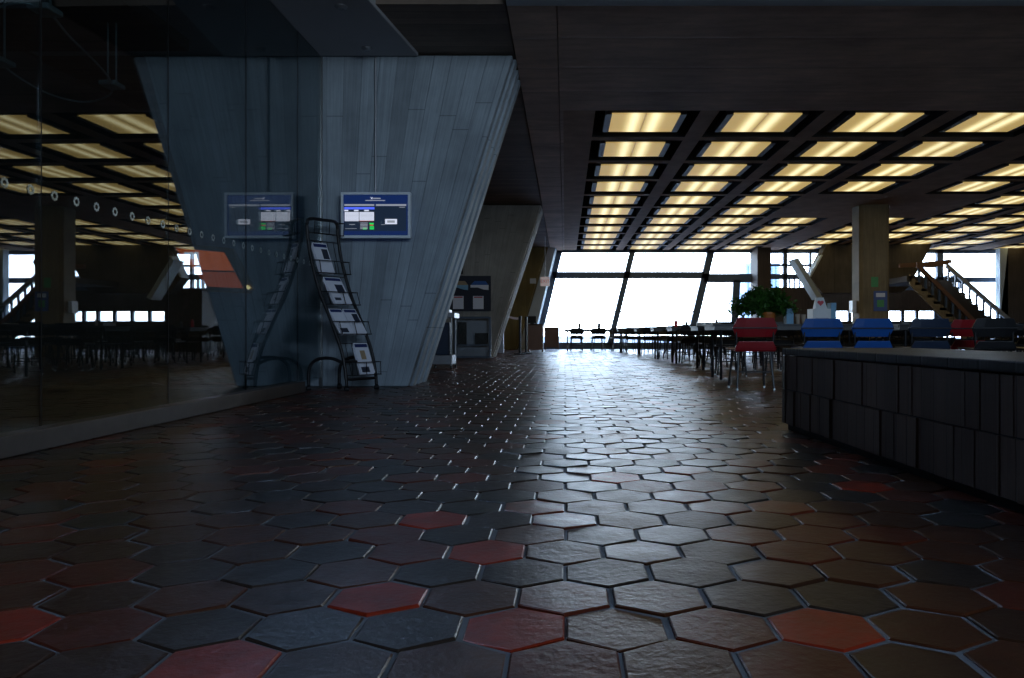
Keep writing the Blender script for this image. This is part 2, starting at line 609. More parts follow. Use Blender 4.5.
def build_ceiling():
    b = MB()
    T = 0.75
    sides = (0, 1, 1, 1, 1, 1)
    # long ribs between columns of coffers
    x_prev = CX0 - 0.15
    edges = [(CX0 - 0.75, CX0)]
    for i in range(NCOL):
        a = col_x(i) + COX
        nb = col_x(i + 1) if i + 1 < NCOL else XR
        edges.append((a, nb))
    for a, c in edges:
        b.box(a, c, CY0, FY, HC, HC + T, mis=sides)
    for i in range(NCOL):
        x0, x1 = col_x(i), col_x(i) + COX
        for r in range(NR):
            y0 = CY0 + r * CP
            if i in (3, 4) and r in (4, 5):
                if r == 4:
                    b.box(x0, x1, y0, y0 + 2 * CP, HC, HC + T, mis=sides)
                continue
            b.box(x0, x1, y0 + CO, y0 + CP if r < NR - 1 else FY, HC, HC + T, mis=sides)
    o = b.build('ceiling', ['rib', 'black'], k=U)
    structure(o)
    structure(MB().box(-10, XR, 12.35, 51, HC + T, HC + T + 0.3).build('ceiling_slab', 'black', k=U))
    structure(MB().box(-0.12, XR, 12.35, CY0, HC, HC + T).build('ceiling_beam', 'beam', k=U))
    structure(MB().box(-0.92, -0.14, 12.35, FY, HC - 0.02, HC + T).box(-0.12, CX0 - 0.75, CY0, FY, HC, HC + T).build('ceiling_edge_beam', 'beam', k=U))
    structure(MB().box(-10, -0.95, 12.35, FY, HC, HC + T).build('ceiling_soffit', 'soffit', k=U))
    structure(MB().box(-.92, XR, 12.12, 12.34, HC - 0.03, HC + 0.6).build('trim_1', 'edge', k=U))  # slab edge strip; light from above put into its pale colour
    # smooth dropped panel beside the glass
    p = [(-9.8, 8.0, HC - .06), (-3.55, 8.0, HC - .06), (-2.72, 14.5, HC - .06), (-9.8, 14.5, HC - .06)]
    structure(MB().prism([Vector(q) for q in p], (0, 0, 0.3)).build('ceiling_panel', 'drop', k=U, bevel=0.01))
    # the upper room over the entrance
    z = 12.0
    q = MB().box(-10, XR, -9, 12.5, z, z + .4)
    structure(q.build('ceiling_upper', 'wall', k=U))
    structure(MB().box(-3.0, XR, 12.35, 12.6, HC + 1.05, z).build('wall_upper', 'wall', k=U))


build_ceiling()
structure(MB().box(-10.4, -10, -9, 51, -0.3, 12.4).build('wall_left', 'wall', k=U))
structure(MB().box(XR, XR + .4, -9, 51, -0.3, 12.4).build('wall_right', 'wall', k=U))
q = MB()
q.box(-10.4, XR + .4, -9.4, -9, -0.3, REAR[2]).box(-10.4, XR + .4, -9.4, -9, REAR[3], 12.4)
q.box(-10.4, REAR[0], -9.4, -9, REAR[2], REAR[3]).box(REAR[1], XR + .4, -9.4, -9, REAR[2], REAR[3])
structure(q.build('wall_back', 'wall', k=U))
structure(MB().box(REAR[0], REAR[1], -9.25, -9.2, REAR[2], REAR[3]).build('added_rear_window', 'rearpane', k=U))  # added, unseen window that lights the near pier


# recessed lights
def make_light():
    root = empty('ceiling_light', (0, 0, 0), 'x', 'ceiling light', 'square fluorescent ceiling lights set in the coffers')
    w = 0.82
    f = MB()
    for sgn in (-1, 1):
        f.box(sgn * w - (0 if sgn > 0 else 0.15), sgn * w + (0.15 if sgn > 0 else 0), -w, w, -0.01, 0.12)
    f.box(-w - .15, w + .15, -w, w, 0.05, 0.12)
    f.build('light_frame', 'fixture', root, k=U)
    MB().box(-w, w, -w, w, 0.0, 0.03).build('diffuser', 'diff', root, k=U)
    h = MB()
    h.tube([(0, 0, 0.12), (0, 0, 0.72)], 0.03, 8)
    h.build('hanger', 'alu', root, k=U)
    return root


lp = make_light()
first = True
NEAR = ['nearest row', 'second row back', 'third row back', 'fourth row back', 'fifth row back', 'sixth row back', 'seventh row back',
        'eighth row back', 'ninth row back', 'tenth row back', 'farthest row']
for i in range(NCOL):
    for r in range(NR):
        if i in (3, 4) and r in (4, 5):
            continue
        cx, cy = col_x(i) + COX / 2, CY0 + r * CP + CO / 2
        if (cx - 1.2) / cy > 0.60:
            continue
        o = lp if first else copy_tree(lp)
        first = False
        o.location = (cx * U, cy * U, (HC + 0.03) * U)
        o['label'] = 'square yellow ceiling light, %s column from left, %s' % (ORD[i], NEAR[r])


# ------------------------------------------------------------------ piers
def pier(y0, depth, r_bot, r_top, l_bot, l_top, mat, label, name='concrete_pier', yoff=0):
    b = MB()
    bot = [(l_bot, y0, 0), (r_bot, y0, 0), (r_bot, y0 + depth, 0), (l_bot, y0 + depth, 0)]
    T_ = HC - .02
    top = [(l_top, y0, T_), (r_top, y0, T_), (r_top, y0 + depth, T_), (l_top, y0 + depth, T_)]
    b.hexa(bot, top)
    o = b.build(name, mat, k=U, bevel=0.02)
    tag(o, label, 'pier')
    # raised fillets along the leaning edge
    for i, (d0, d1) in enumerate(((0.25, 0.55), (0.85, 1.15), (1.45, 1.75))):
        d0, d1 = d0 * depth / 2, d1 * depth / 2
        e = 0.045
        f = MB().hexa([(r_bot - .02, y0 + d0, 0), (r_bot + e, y0 + d0, 0), (r_bot + e, y0 + d1, 0), (r_bot - .02, y0 + d1, 0)],
                      [(r_top - .02, y0 + d0, T_), (r_top + e, y0 + d0, T_), (r_top + e, y0 + d1, T_), (r_top - .02, y0 + d1, T_)])
        f.build('edge_fillet', mat, o, k=U)
    return o


P1 = 14.55
pier(P1, 2.0, -2.93, -0.97, -6.15, -7.85, 'pier1', 'nearest leaning board-marked concrete pier with the lit information screen')
pier(31.6, 2.2, -3.0, -0.97, -6.2, -8.0, 'pier2', 'second leaning concrete pier with the dark notice board on its face')
pier(47.0, 1.9, -2.92, -1.10, -6.2, -8.0, 'ochre', 'farthest leaning pier, ochre faced, beside the big window')
M_ = MB().hexa([(-2.84, 47.35, 0), (-2.05, 47.35, 0), (-2.0, 48.95, 0), (-2.84, 48.9, 0)], [(-1.02, 47.35, HC - .02), (-.58, 47.35, HC - .02), (-.50, 48.95, HC - .02), (-1.02, 48.9, HC - .02)])  # side face of the ochre pier; window bounce put into its pale colour
structure(MB().box(-10, XR, FY + .02, FY + .5, HC - .02, HC + .9).build('wall_header', 'rib', k=U))
tag(M_.build('lit_pier_side', 'edge', k=U), 'pale leaning side of the ochre pier, window light put into its colour', 'buttress')
structure(MB().box(-10, -2.5, 49, 49.4, 0, HC).build('wall_far', 'wall', k=U))

# conduit on pier 1 rising from the screen
cx = (376 - VX) / F * P1
tag(MB().tube([(cx, P1 - .03, 3.55), (cx, P1 - .03, HC)], 0.018, 8).build('conduit_pipe', 'alu', k=U), 'thin grey conduit running up the near pier from the screen', 'pipe')

# ------------------------------------------------------------------ glass wall on the left
gw = empty('window_1', (glass_x(9) * U, 9 * U, 0), kind='structure')


def gpt(y, z, off=0.0):
    return Vector((glass_x(y) - off, y, z))


def gl_box(y0, y1, z0, z1, o0, o1, name, mat, bevel=0):
    """box lying along the glass line; o0..o1 is the offset to the left of it."""
    b = MB()
    bot = [gpt(y0, z0, o0), gpt(y1, z0, o0), gpt(y1, z0, o1), gpt(y0, z0, o1)]
    top = [v + Vector((0, 0, z1 - z0)) for v in bot]
    b.hexa(bot, top)
    o = b.build(name, mat, gw, k=U, bevel=bevel)
    o.location = -gw.location
    return o


joints = [-4.0, 0.4, 2.55, 4.72, 6.89, 9.05, 11.2, 13.3, P1 - 0.03]
for a, c in zip(joints[:-1], joints[1:]):
    gl_box(a + .008, c - .008, 0.18, HC - 0.06, 0.0, 0.02, 'pane', 'glass')
for a in joints[1:-1]:
    gl_box(a - .008, a + .008, 0.18, HC - .06, 0.002, 0.018, 'silicone_joint', 'black')
gl_box(P1 - .03, P1, 0.0, HC - .06, -0.02, 0.04, 'edge_channel', 'steel')
gl_box(-4, 13.2, 0.0, 0.18, -0.16, 0.10, 'sill', 'sill', bevel=0.006)
# ring-of-petals stickers
dy = 5.2
while dy < 14.3:
    b = MB()
    for k in range(8):
        t = k * math.pi / 4
        c = gpt(dy, 2.24 + 0.034 * math.sin(t), -0.003)
        c.y += 0.034 * math.cos(t)
        R = 0.0135
        loop = [c + Vector((0, R * math.cos(a) * (1 if True else 1), R * math.sin(a))) for a in [j * math.pi / 4 for j in range(8)]]
        b.prism(loop, (0.0015, 0, 0))
    o = b.build('glass_sticker', 'silver', gw, k=U)
    o.location = -gw.location
    dy += 0.31

structure(MB().box(-9.9, -5.0, 4.0, 10.4, 4.75, 4.9).build('ceiling_inner', 'black', k=U))
# oval cable light hanging behind the glass
loop = [(0, 62, 8.64), (28, 83, 9.2), (55, 96, 9.75), (85, 102, 10.1), (108, 96, 9.8), (112, 85, 9.4), (101, 68, 8.8), (70, 37, 7.9), (45, 10, 7.3), (10, 4, 7.25), (-25, 25, 7.7)]
pts = []
for px, py, _ in loop:
    y = 3.0 * F / (VY - py)
    p = at(px, py, y)
    p.x = min(p.x, glass_x(y) - 0.12)
    pts.append(p)
ctr = sum(pts, Vector()) / len(pts)
ol = empty('cable_pendant', (ctr.x * U, ctr.y * U, 4.0 * U), 'hanging oval cable loop with small fittings behind the glass wall, top left', 'pendant light')
pth = smooth_path(pts, 8, True)
off = Vector((ctr.x, ctr.y, 4.0))
MB().tube([p - off for p in pth], 0.012, 6, closed=True).build('cable_loop', 'silver', ol, k=U, smooth=True)
for j in (0, 5, 8):
    p = pts[j] - off
    MB().box(p.x - .1, p.x + .1, p.y - .12, p.y + .12, -.03, .03).build('lamp_fitting', 'silver', ol, k=U, bevel=0.01)
    for s in (-.05, .05):
        MB().tube([(p.x + s, p.y, .03), (p.x + s, p.y, .75)], 0.012, 6).build('hanger_rod', 'silver', ol, k=U)

# orange lit panel, parallelogram, on the left side of pier 1
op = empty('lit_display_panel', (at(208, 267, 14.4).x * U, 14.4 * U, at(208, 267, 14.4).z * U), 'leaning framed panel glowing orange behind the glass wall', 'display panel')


def pp(px, py, y=14.35):
    return at(px, py, y) - Vector((op.location.x / U, op.location.y / U, op.location.z / U))


def strip(b, p, q, w, y=14.35, t=0.1, mi=0):
    p, q = pp(*p, y), pp(*q, y)
    d = (q - p).normalized()
    n = Vector((-d.z, 0, d.x)) * w
    b.prism([p - n, q - n, q + n, p + n], (0, t, 0), mi)


C4 = [(169, 245), (228, 250), (250, 291), (206, 289)]
b = MB()
for k in range(4):
    strip(b, C4[k], C4[(k + 1) % 4], 0.045 if k != 1 else 0.08)
b.build('panel_frame', 'warm_metal', op, k=U)
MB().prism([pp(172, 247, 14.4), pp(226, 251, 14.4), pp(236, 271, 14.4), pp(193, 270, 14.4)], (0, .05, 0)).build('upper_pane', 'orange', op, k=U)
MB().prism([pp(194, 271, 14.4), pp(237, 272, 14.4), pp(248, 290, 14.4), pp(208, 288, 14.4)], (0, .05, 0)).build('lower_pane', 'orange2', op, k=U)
b = MB()
strip(b, (193, 270.5), (237, 271.5), 0.012, 14.36, .04)
b.build('crossbar', 'black', op, k=U)
b = MB()
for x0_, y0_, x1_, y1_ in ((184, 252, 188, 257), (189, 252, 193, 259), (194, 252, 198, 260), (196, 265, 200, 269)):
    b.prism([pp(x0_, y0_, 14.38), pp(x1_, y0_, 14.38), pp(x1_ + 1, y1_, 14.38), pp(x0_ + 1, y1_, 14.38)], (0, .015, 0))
b.build('mirrored_window', 's_white', op, k=U)  # bright windows mirrored there, put in as glowing squares
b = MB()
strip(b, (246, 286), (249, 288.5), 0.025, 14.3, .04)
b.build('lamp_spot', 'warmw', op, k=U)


o_ = op.location / U
MB().box(at(225, 270, 14.45).x - .25 - o_.x, at(225, 270, 14.45).x + .25 - o_.x, 14.44 - o_.y, 14.55 - o_.y, -.3, .1).build('bracket', 'black', op, k=U)


# ------------------------------------------------------------------ information screen
sc_ = empty('information_screen', (cx * U, (P1 - .02) * U, at(376, 215.5, P1).z * U), 'wall-mounted blue information screen in silver frame on the near pier', 'screen')
YS = P1 - 0.28
CEN = at(376, 215.5, YS)
SO = Vector((cx, P1 - .02, at(376, 215.5, P1).z))


def sp_(u, v, y=YS):
    """u, v in the 904 x 678 close-up of the screen (region 335..415, 185..245)."""
    px = 335 + u * 80 / 904
    py = 185 + v * 60 / 678
    return at(px, py, y) - SO


def srect(b, u0, v0, u1, v1, y, t=0.008, mi=0):
    b.prism([sp_(u0, v0, y), sp_(u1, v0, y), sp_(u1, v1, y), sp_(u0, v1, y)], (0, t, 0), mi)


b = MB()
srect(b, 64, 80, 852, 108, YS, .14)
srect(b, 64, 568, 852, 598, YS, .14)
srect(b, 64, 108, 92, 568, YS, .14)
srect(b, 822, 108, 852, 568, YS, .14)
b.build('bezel', 'bezel', sc_, k=U, bevel=0.003)
b = MB()
srect(b, 90, 106, 824, 570, YS + .03, .1)
b.build('display', 's_navy', sc_, k=U)
b = MB()
srect(b, 105, 240, 805, 520, YS + .026, .004)
b.build('display_table', 's_dark', sc_, k=U)
Y = YS + .020
for nm, mat, rects in (
        ('heading_bar', 's_grey', [(105, 216, 442, 236), (462, 216, 805, 236)]),
        ('title_mark', 's_grey', [(430, 145, 515, 157), (342, 170, 566, 179)]),
        ('blue_header', 's_blue', [(105, 250, 445, 275)]),
        ('white_table', 's_white', [(110, 305, 268, 408)]), ('white_table', 's_white', [(276, 305, 440, 402)]), ('white_label', 's_white', [(566, 384, 700, 442)]),
        ('column_heading', 's_white', [(105, 280, 150, 296)]), ('column_heading', 's_white', [(215, 280, 265, 296)]), ('column_heading', 's_white', [(330, 280, 382, 296)]),
        ('table_text', 's_grey', [(118, y_, 262, y_ + 3) for y_ in range(315, 400, 14)] + [(284, y_, 432, y_ + 3) for y_ in range(315, 395, 14)]
         + [(285, 425 + 16 * k, 370, 433 + 16 * k) for k in range(5)] + [(590, 400, 676, 426), (160, 442, 225, 448), (115, 490, 245, 494), (725, 248, 790, 254), (520, 445, 565, 450)]),
        ('green_figures', 's_green', [(388, 428, 438, 446), (392, 466, 440, 482), (315, 484, 358, 502), (392, 486, 440, 502)]),
        ('red_figures', 's_red', [(390, 448, 434, 460), (275, 403, 440, 407)])):
    b = MB()
    for j, rr in enumerate(rects):
        srect(b, *rr, Y - (.004 if 'text' in nm else 0), .004)
    b.build(nm, mat, sc_, k=U)
b = MB()
for (a0, a1) in (((400, 135), (425, 160)), ((425, 138), (405, 160))):
    p, q = sp_(*a0, Y), sp_(*a1, Y)
    d = (q - p).normalized()
    n = Vector((-d.z, 0, d.x)) * 0.004
    b.prism([p - n, q - n, q + n, p + n], (0, .004, 0))
b.build('logo_mark', 's_white', sc_, k=U)
MB().box(-.18, .18, -.14, .015, -.25, .25).build('wall_bracket', 'black', sc_, k=U)


# ------------------------------------------------------------------ brochure rack
A = Vector((-3.75, 13.42, 0))
WV = Vector((0.39, 0.50, 0))
BV = Vector((-0.72, 0.20, 0))
PROF = [(0.0, 0.07), (.04, .35), (.14, .70), (.37, 1.14), (.70, 1.71), (.92, 2.25), (1.02, 2.65), (1.05, 2.90)]
rk = empty('brochure_rack', (A.x * U, A.y * U, 0), 'black curved wire brochure rack on casters in front of near pier', 'rack')


def prof(z):
    for (k0, z0), (k1, z1) in zip(PROF[:-1], PROF[1:]):
        if z <= z1:
            return k0 + (k1 - k0) * (z - z0) / (z1 - z0)
    return PROF[-1][0]


def rp(u, z, out=0.0):
    """point on the rack face: u across, z up, out toward the reader."""
    return WV * u + BV * (prof(z) - out) + Vector((0, 0, z))


for u in (0, 1):
    pts = [rp(u, z) for k, z in PROF]
    MB().tube(smooth_path(pts, 5), 0.030, 8).build('side_rail', 'tube', rk, k=U, smooth=True)
tp = [rp(0, 2.90), rp(0.03, 2.97), rp(0.14, 3.01), rp(.5, 3.01), rp(0.86, 3.01), rp(.97, 2.97), rp(1, 2.90)]
MB().tube(smooth_path(tp, 4), 0.030, 8).build('top_handle', 'tube', rk, k=U, smooth=True)
for u in (0, 1):
    o_ = WV * u
    pts = [o_ + BV * 1.0 + Vector((0, 0, .07)), o_ + BV * 1.0 + Vector((0, 0, .30)), o_ + BV * .93 + Vector((0, 0, .46)), o_ + BV * .72 + Vector((0, 0, .55)),
           o_ + BV * .4 + Vector((0, 0, .56)), o_ + BV * .15 + Vector((0, 0, .50)), o_ + BV * .08 + Vector((0, 0, .46))]
    MB().tube(smooth_path(pts, 5), 0.030, 8).build('rear_leg', 'tube', rk, k=U, smooth=True)
    for c in (o_, o_ + BV):
        w = MB()
        w.tube([c + Vector((-.03, -.02, .035)), c + Vector((.03, .02, .035))], 0.035, 12)
        w.tube([c + Vector((0, 0, .03)), c + Vector((0, 0, .09))], 0.018, 8)
        w.build('caster', 'tube', rk, k=U)
for z, nm in ((.20, 'bottom_bar'), (.50, 'cross_bar')):
    MB().tube([rp(0, z), rp(1, z)], 0.026, 8).build(nm, 'tube', rk, k=U)
LEV = [(2.05, 2.62), (1.50, 2.0), (0.98, 1.42), (.27, .82)]
for z0, z1 in LEV + [(2.75, 2.76)]:
    b = MB()
    b.tube([rp(0, z0), rp(0, z0, .16), rp(1, z0, .16), rp(1, z0)], 0.009, 5)
    b.tube([rp(0, z0 + .22), rp(0, z0 + .22, .2), rp(1, z0 + .22, .2), rp(1, z0 + .22)], 0.009, 5)
    b.tube([rp(0, z1), rp(1, z1)], 0.009, 5)
    for u in (.2, .4, .6, .8):
        b.tube([rp(u, z1), rp(u, z0), rp(u, z0, .16)], 0.006, 5)
    for u in (0.02, .5, .98):
        b.tube([rp(u, z0, .16), rp(u, z0 + .22, .2)], 0.007, 5)
    b.build('wire_pocket', 'tube', rk, k=U)


def brochure(u0, u1, z0, z1, kind, label, tilt=0.0):
    o = empty('brochure', (0, 0, 0), label, 'brochure', 'brochures in the wire rack')
    c = rk.location / U
    nrm = WV.cross(rp(.5, z1) - rp(.5, z0)).normalized()
    base = rp((u0 + u1) / 2, z0, .08)
    o.location = (base + c) * U
    X = WV * (u1 - u0) / 2
    Z = (rp(.5, z1, .03) - rp(.5, z0, .08))
    if nrm.dot(-BV) < 0:
        nrm = -nrm
    X = X.copy()

    def q(a, t, lift):
        return X * a + Z * t + nrm * lift + WV * tilt * t

    def quad(b, a0, t0, a1, t1, lift, th=.006):
        b.prism([q(a0, t0, lift), q(a1, t0, lift), q(a1, t1, lift), q(a0, t1, lift)], nrm * th)
    b = MB()
    for k in range(4):
        quad(b, -1 - .03 * k, -.02 * k, 1 - .03 * k, 1 - .04 * k, -.012 * k, .008)
    b.build('paper_sheet', 'paper', o, k=U)
    b = MB()
    quad(b, -.9, .86, .9, .97, .009, .003)
    b.build('blue_header', 'navy', o, k=U)
    b = MB()
    if kind == 0:
        quad(b, .0, .45, .85, .8, .009, .003)
    elif kind == 1:
        quad(b, -.8, .1, -.1, .2, .009, .003)
        b.build('text_block', 'darkprint', o, k=U)
        b = MB()
        quad(b, -.1, .4, .8, .72, .009, .003)
    else:
        quad(b, -.85, .02, .3, .2, .009, .003)
    if kind == 3:
        b.build('foot_print', 'darkprint', o, k=U)
        b = MB()
        quad(b, -.4, .45, .3, .75, .009, .003)
        b.build('picture', 'tan', o, k=U)
    else:
        b.build('picture', 'darkprint', o, k=U)
    return o


brochure(.10, .56, 2.07, 2.58, 0, 'topmost stack of blue-headed brochures in the wire rack', -.04)
brochure(.26, .82, 1.53, 1.98, 1, 'stack of brochures in the second pocket from the rack top', -.08)
brochure(.10, .50, 1.0, 1.42, 2, 'left-hand brochure stack in the double pocket of the rack', -.08)
brochure(.52, .95, 1.0, 1.42, 0, 'right-hand brochure stack with dark picture in the double pocket', -.05)
brochure(.42, .88, .30, .82, 3, 'lowest brochure with tan picture near the rack foot', .0)


# ------------------------------------------------------------------ low board-marked bench wall on the right
def build_bench():
    y0, y1 = 1.5, 8.15
    fx = lambda y: 2.27 + (8.05 - y) * 0.057
    bt = 0.845
    root = empty('bench_wall', (fx(5) * U, 5 * U, 0), 'long low dark board-marked bench wall in right foreground', 'low wall')
    off = Vector((fx(5), 5, 0))

    def slab(e, z0, z1, name, mat, bevel=0.0, y1_=y1):
        bot = [Vector((fx(y0) - e, y0, z0)), Vector((fx(y0) + 1.35 + e, y0, z0)), Vector((fx(y1_) + 1.35 + e, y1_ + e, z0)), Vector((fx(y1_) - e, y1_ + e, z0))]
        top = [v + Vector((0, 0, z1 - z0)) for v in bot]
        return MB().hexa([v - off for v in bot], [v - off for v in top]).build(name, mat, root, k=U, bevel=bevel)
    slab(-.05, 0.0, .07, 'plinth', 'black')
    slab(-.02, .07, .76, 'core', 'black')
    slab(.0, .775, bt, 'cap', 'cap', 0.006)
    # two tiers of boards
    rnd = random.Random(5)
    for z0, z1, nm in ((.07, .415, 'lower_boards'), (.425, .765, 'upper_boards')):
        b = MB()
        y = y0
        while y < y1 - .02:
            w = rnd.choice((.09, .12, .15, .18, .22))
            ye = min(y1, y + w)
            e = rnd.gauss(0, .006)
            b.hexa([v - off for v in (Vector((fx(y) - e, y + .002, z0)), Vector((fx(y) + .1, y + .002, z0)), Vector((fx(ye) + .1, ye - .002, z0)), Vector((fx(ye) - e, ye - .002, z0)))],
                   [v - off for v in (Vector((fx(y) - e, y + .002, z1)), Vector((fx(y) + .1, y + .002, z1)), Vector((fx(ye) + .1, ye - .002, z1)), Vector((fx(ye) - e, ye - .002, z1)))])
            y = ye
        b.hexa([v - off for v in (Vector((fx(y1), y1 - .1, z0)), Vector((fx(y1) + 1.35, y1 - .1, z0)), Vector((fx(y1) + 1.35, y1 + .005, z0)), Vector((fx(y1), y1 + .005, z0)))],
               [v - off for v in (Vector((fx(y1), y1 - .1, z1)), Vector((fx(y1) + 1.35, y1 - .1, z1)), Vector((fx(y1) + 1.35, y1 + .005, z1)), Vector((fx(y1), y1 + .005, z1)))])
        b.build(nm, 'bench', root, k=U)


build_bench()


# ------------------------------------------------------------------ column
ccx, ccy = 12.55, 31.6
cw = 0.61
colm = MB()
ch = 0.12
oct_ = [(-cw, 0), (-cw, 1.0), (cw, 1.0), (cw, 0)]
oct_ = [(-cw + ch, 0), (-cw, ch), (-cw, 1.0 - ch), (-cw + ch, 1.0), (cw - ch, 1.0), (cw, 1.0 - ch), (cw, ch), (cw - ch, 0)]
colm.hexa([(x, y, 0) for x, y in oct_[::-1]], [(x, y, HC) for x, y in oct_[::-1]])
o = colm.build('concrete_column', 'column', k=U)
o.location = (ccx * U, ccy * U, 0)
tag(o, 'square ochre-brown concrete column standing among the cafeteria tables', 'column')


def flat(name, px0, py0, px1, py1, y, mat, t=0.03, label=None, cat=None, parent=None, origin=None):
    a, b_ = at(px0, py1, y), at(px1, py0, y)
    org = origin if origin is not None else Vector(((a.x + b_.x) / 2, y, a.z))
    m = MB().box(a.x, b_.x, y - t, y, a.z, b_.z)
    o = m.build(name, mat, parent, k=U, origin=org if not parent else (0, 0, 0))
    if parent:
        o.location = -Vector(parent.location)
    if label:
        tag(o, label, cat)
    return o


flat('green_notice', 871, 277, 878, 287, ccy, 'greenpaper', label='small green paper notice taped high on the concrete column', cat='notice')
ps = flat('blue_poster', 873.5, 291, 887, 311, ccy, 'bluepaper', label='blue poster with green picture on the concrete column', cat='poster')
flat('picture', 877, 300, 884, 307, ccy - .03, 'greenpaper', .01, parent=ps)
flat('heading', 876, 293, 885, 297, ccy - .03, 'paper', .01, parent=ps)
dp = flat('towel_dispenser', 849, 301, 853.2, 313, 32.4, 'white', .4, label='white wall dispenser on the left side of concrete column', cat='dispenser')


# ------------------------------------------------------------------ window facade
PXF = F / FY


def fbar(b, p, q, wpx, y=FY, t=0.35):
    a, c = at(*p, y), at(*q, y)
    d = (c - a).normalized()
    n = Vector((-d.z, 0, d.x)) * (wpx * y / F / 2)
    b.prism([a - n, c - n, c + n, a + n], (0, t, 0))


w2 = empty('window_2', (2 * U, FY * U, 0), kind='structure')


def rel(o, par):
    o.location = -Vector(par.location)
    return o


b = MB()
fbar(b, (559, 250), (536, 346), 7)
fbar(b, (633, 250), (609.5, 346), 5.5)
fbar(b, (711.5, 250), (689, 346), 7)
fbar(b, (556, 250.4), (752, 250.4), 4.2)
fbar(b, (552, 275), (704, 275), 6.5)
fbar(b, (704, 278), (752, 278), 8.5)
fbar(b, (540, 311.5), (697, 311.5), 1.2, FY + .1, .1)
fbar(b, (737, 280), (734, 346), 7)
fbar(b, (700, 324), (740, 324), 3)
rel(b.build('window_frame', 'frame', w2, k=U), w2)
rel(MB().prism([at(530, 349, FY), at(752, 349, FY), at(752, 342.5, FY), at(531, 342.5, FY)], (0, .3, 0)).build('sill_wall', 'frame', w2, k=U), w2)
for quad in (((561, 254), (628, 254), (625, 270), (557, 270)), ((555, 279), (624, 279), (612, 342), (540, 342)), ((636, 254), (706, 254), (703, 270), (632, 270)),
             ((631, 279), (701, 279), (687, 342), (616, 342)), ((714, 254), (752, 254), (752, 270), (711, 270)), ((707, 283), (733, 283), (731, 322), (698, 322))):
    rel(MB().prism([at(*q, FY + .15) for q in quad], (0, .02, 0)).build('pane', 'pane', w2, k=U), w2)

# pillars and walls of the far end
structure(MB().prism([at(752, 349, FY), at(757.5, 349, FY), at(757.5, 250, FY), at(752, 250, FY)], (0, .5, 0)).build('trim_2', 'edge', k=U))
structure(MB().prism([at(757.5, 349.5, 47.5), at(771, 349.5, 47.5), at(771, 247, 47.5), at(757.5, 247, 47.5)], (0, 1.8, 0)).build('wall_pillar', 'brown', k=U))
YB = 47.8
bw = MB()
bw.prism([at(771, 349.5, YB), at(833, 349.5, YB), at(833, 287.5, YB), at(771, 287.5, YB)], (0, .4, 0))
bw.prism([at(833, 349.5, YB), at(936, 349.5, YB), at(936, 321, YB), at(833, 321, YB)], (0, .4, 0))
bw.prism([at(833, 311, YB), at(936, 311, YB), at(936, 290, YB), at(833, 290, YB)], (0, .4, 0))
bw.prism([at(1000, 349.5, YB), at(1060, 349.5, YB), at(1060, 248, YB), at(1008, 248, YB), (at(1000, 322, YB))], (0, .4, 0))
structure(bw.build('wall_far_right', 'brown', k=U))
structure(MB().prism([at(1000, 349, YB), at(1008, 349, YB), at(1008, 248, YB), at(1000, 248, YB)], (0, .5, 0)).build('trim_3', 'edge', k=U))

w3 = empty('window_3', (14 * U, FY * U, 0), kind='structure')
b = MB()
fbar(b, (771, 250.6), (937, 250.6), 4.5)
fbar(b, (785.5, 250), (785.5, 288), 4)
fbar(b, (811, 250), (811, 288), 2)
fbar(b, (771, 276.5), (830, 276.5), 5)
fbar(b, (771, 265), (830, 265), 2)
for x_ in (790, 795, 800, 805):
    fbar(b, (x_, 275), (x_, 288), .8)
rel(b.build('window_frame', 'frame', w3, k=U), w3)
rel(MB().prism([at(771, 289, FY + .1), at(830, 289, FY + .1), at(828, 252, FY + .1), at(771, 252, FY + .1)], (0, .02, 0)).build('pane', 'pane', w3, k=U), w3)
b = MB()
for x_ in (833, 850, 868, 886, 903, 917.5, 936):
    fbar(b, (x_, 310), (x_, 322), 3, YB + .05, .2)
rel(b.build('low_window_frame', 'frame', w3, k=U), w3)
w4 = empty('window_4', (24 * U, FY * U, 0), kind='structure')
b = MB()
fbar(b, (936, 250.8), (1001, 250.8), 4.5)
fbar(b, (940.5, 250), (940.5, 346), 6)
fbar(b, (936, 279.5), (1001, 279.5), 5)
fbar(b, (905, 266), (936, 266), 2.5)
fbar(b, (900, 288), (940, 288), 5)
fbar(b, (940, 345), (1001, 345), 8)
for x_ in (922, 928, 947, 954, 961):
    fbar(b, (x_, 275), (x_, 289), 1.5)
rel(b.build('window_frame', 'frame', w4, k=U), w4)
rel(MB().prism([at(905, 342, FY + .1), at(1000, 342, FY + .1), at(1000, 254, FY + .1), at(905, 254, FY + .1)], (0, .02, 0)).build('pane', 'pane', w4, k=U), w4)

# stair mass between the flights
YM = 45.8
ms = [(827, 244.4), (932, 244.4), (909, 287), (902, 293), (822, 293), (810, 277)]
mo = MB().prism([at(*p, YM) for p in ms], (0, 1.0, 0)).build('stair_enclosure', 'mass', k=U, bevel=.01)
tag(mo, 'big brown concrete stair enclosure with slanted ends under the ceiling', 'stair enclosure')
b = MB()
a_, c_ = at(823, 255, YM), at(811, 277, YM)
b.prism([a_ + Vector((0, -.03, 0)), c_ + Vector((0, -.03, 0)), c_ + Vector((-.12, -.03, 0)), a_ + Vector((-.12, -.03, 0))], (0, .9, 0))
b.build('pale_edge', 'edge', mo, k=U)

# its flight: dark steps behind
b = MB()
n = 9
for k in range(n):
    t0, t1 = k / n, (k + 1) / n
    xa = 812 - 42 * t0
    xb = 812 - 42 * t1
    yt = 347 - 57 * t1
    b.prism([at(xb, 352, 41), at(xa, 352, 41), at(xa, yt, 41), at(xb, yt, 41)], (0, 3, 0))
fl = b.build('far_stair', 'stone', k=U)
tag(fl, 'dark far flight of steps with pale diagonal parapet, beyond the plant', 'stairs')

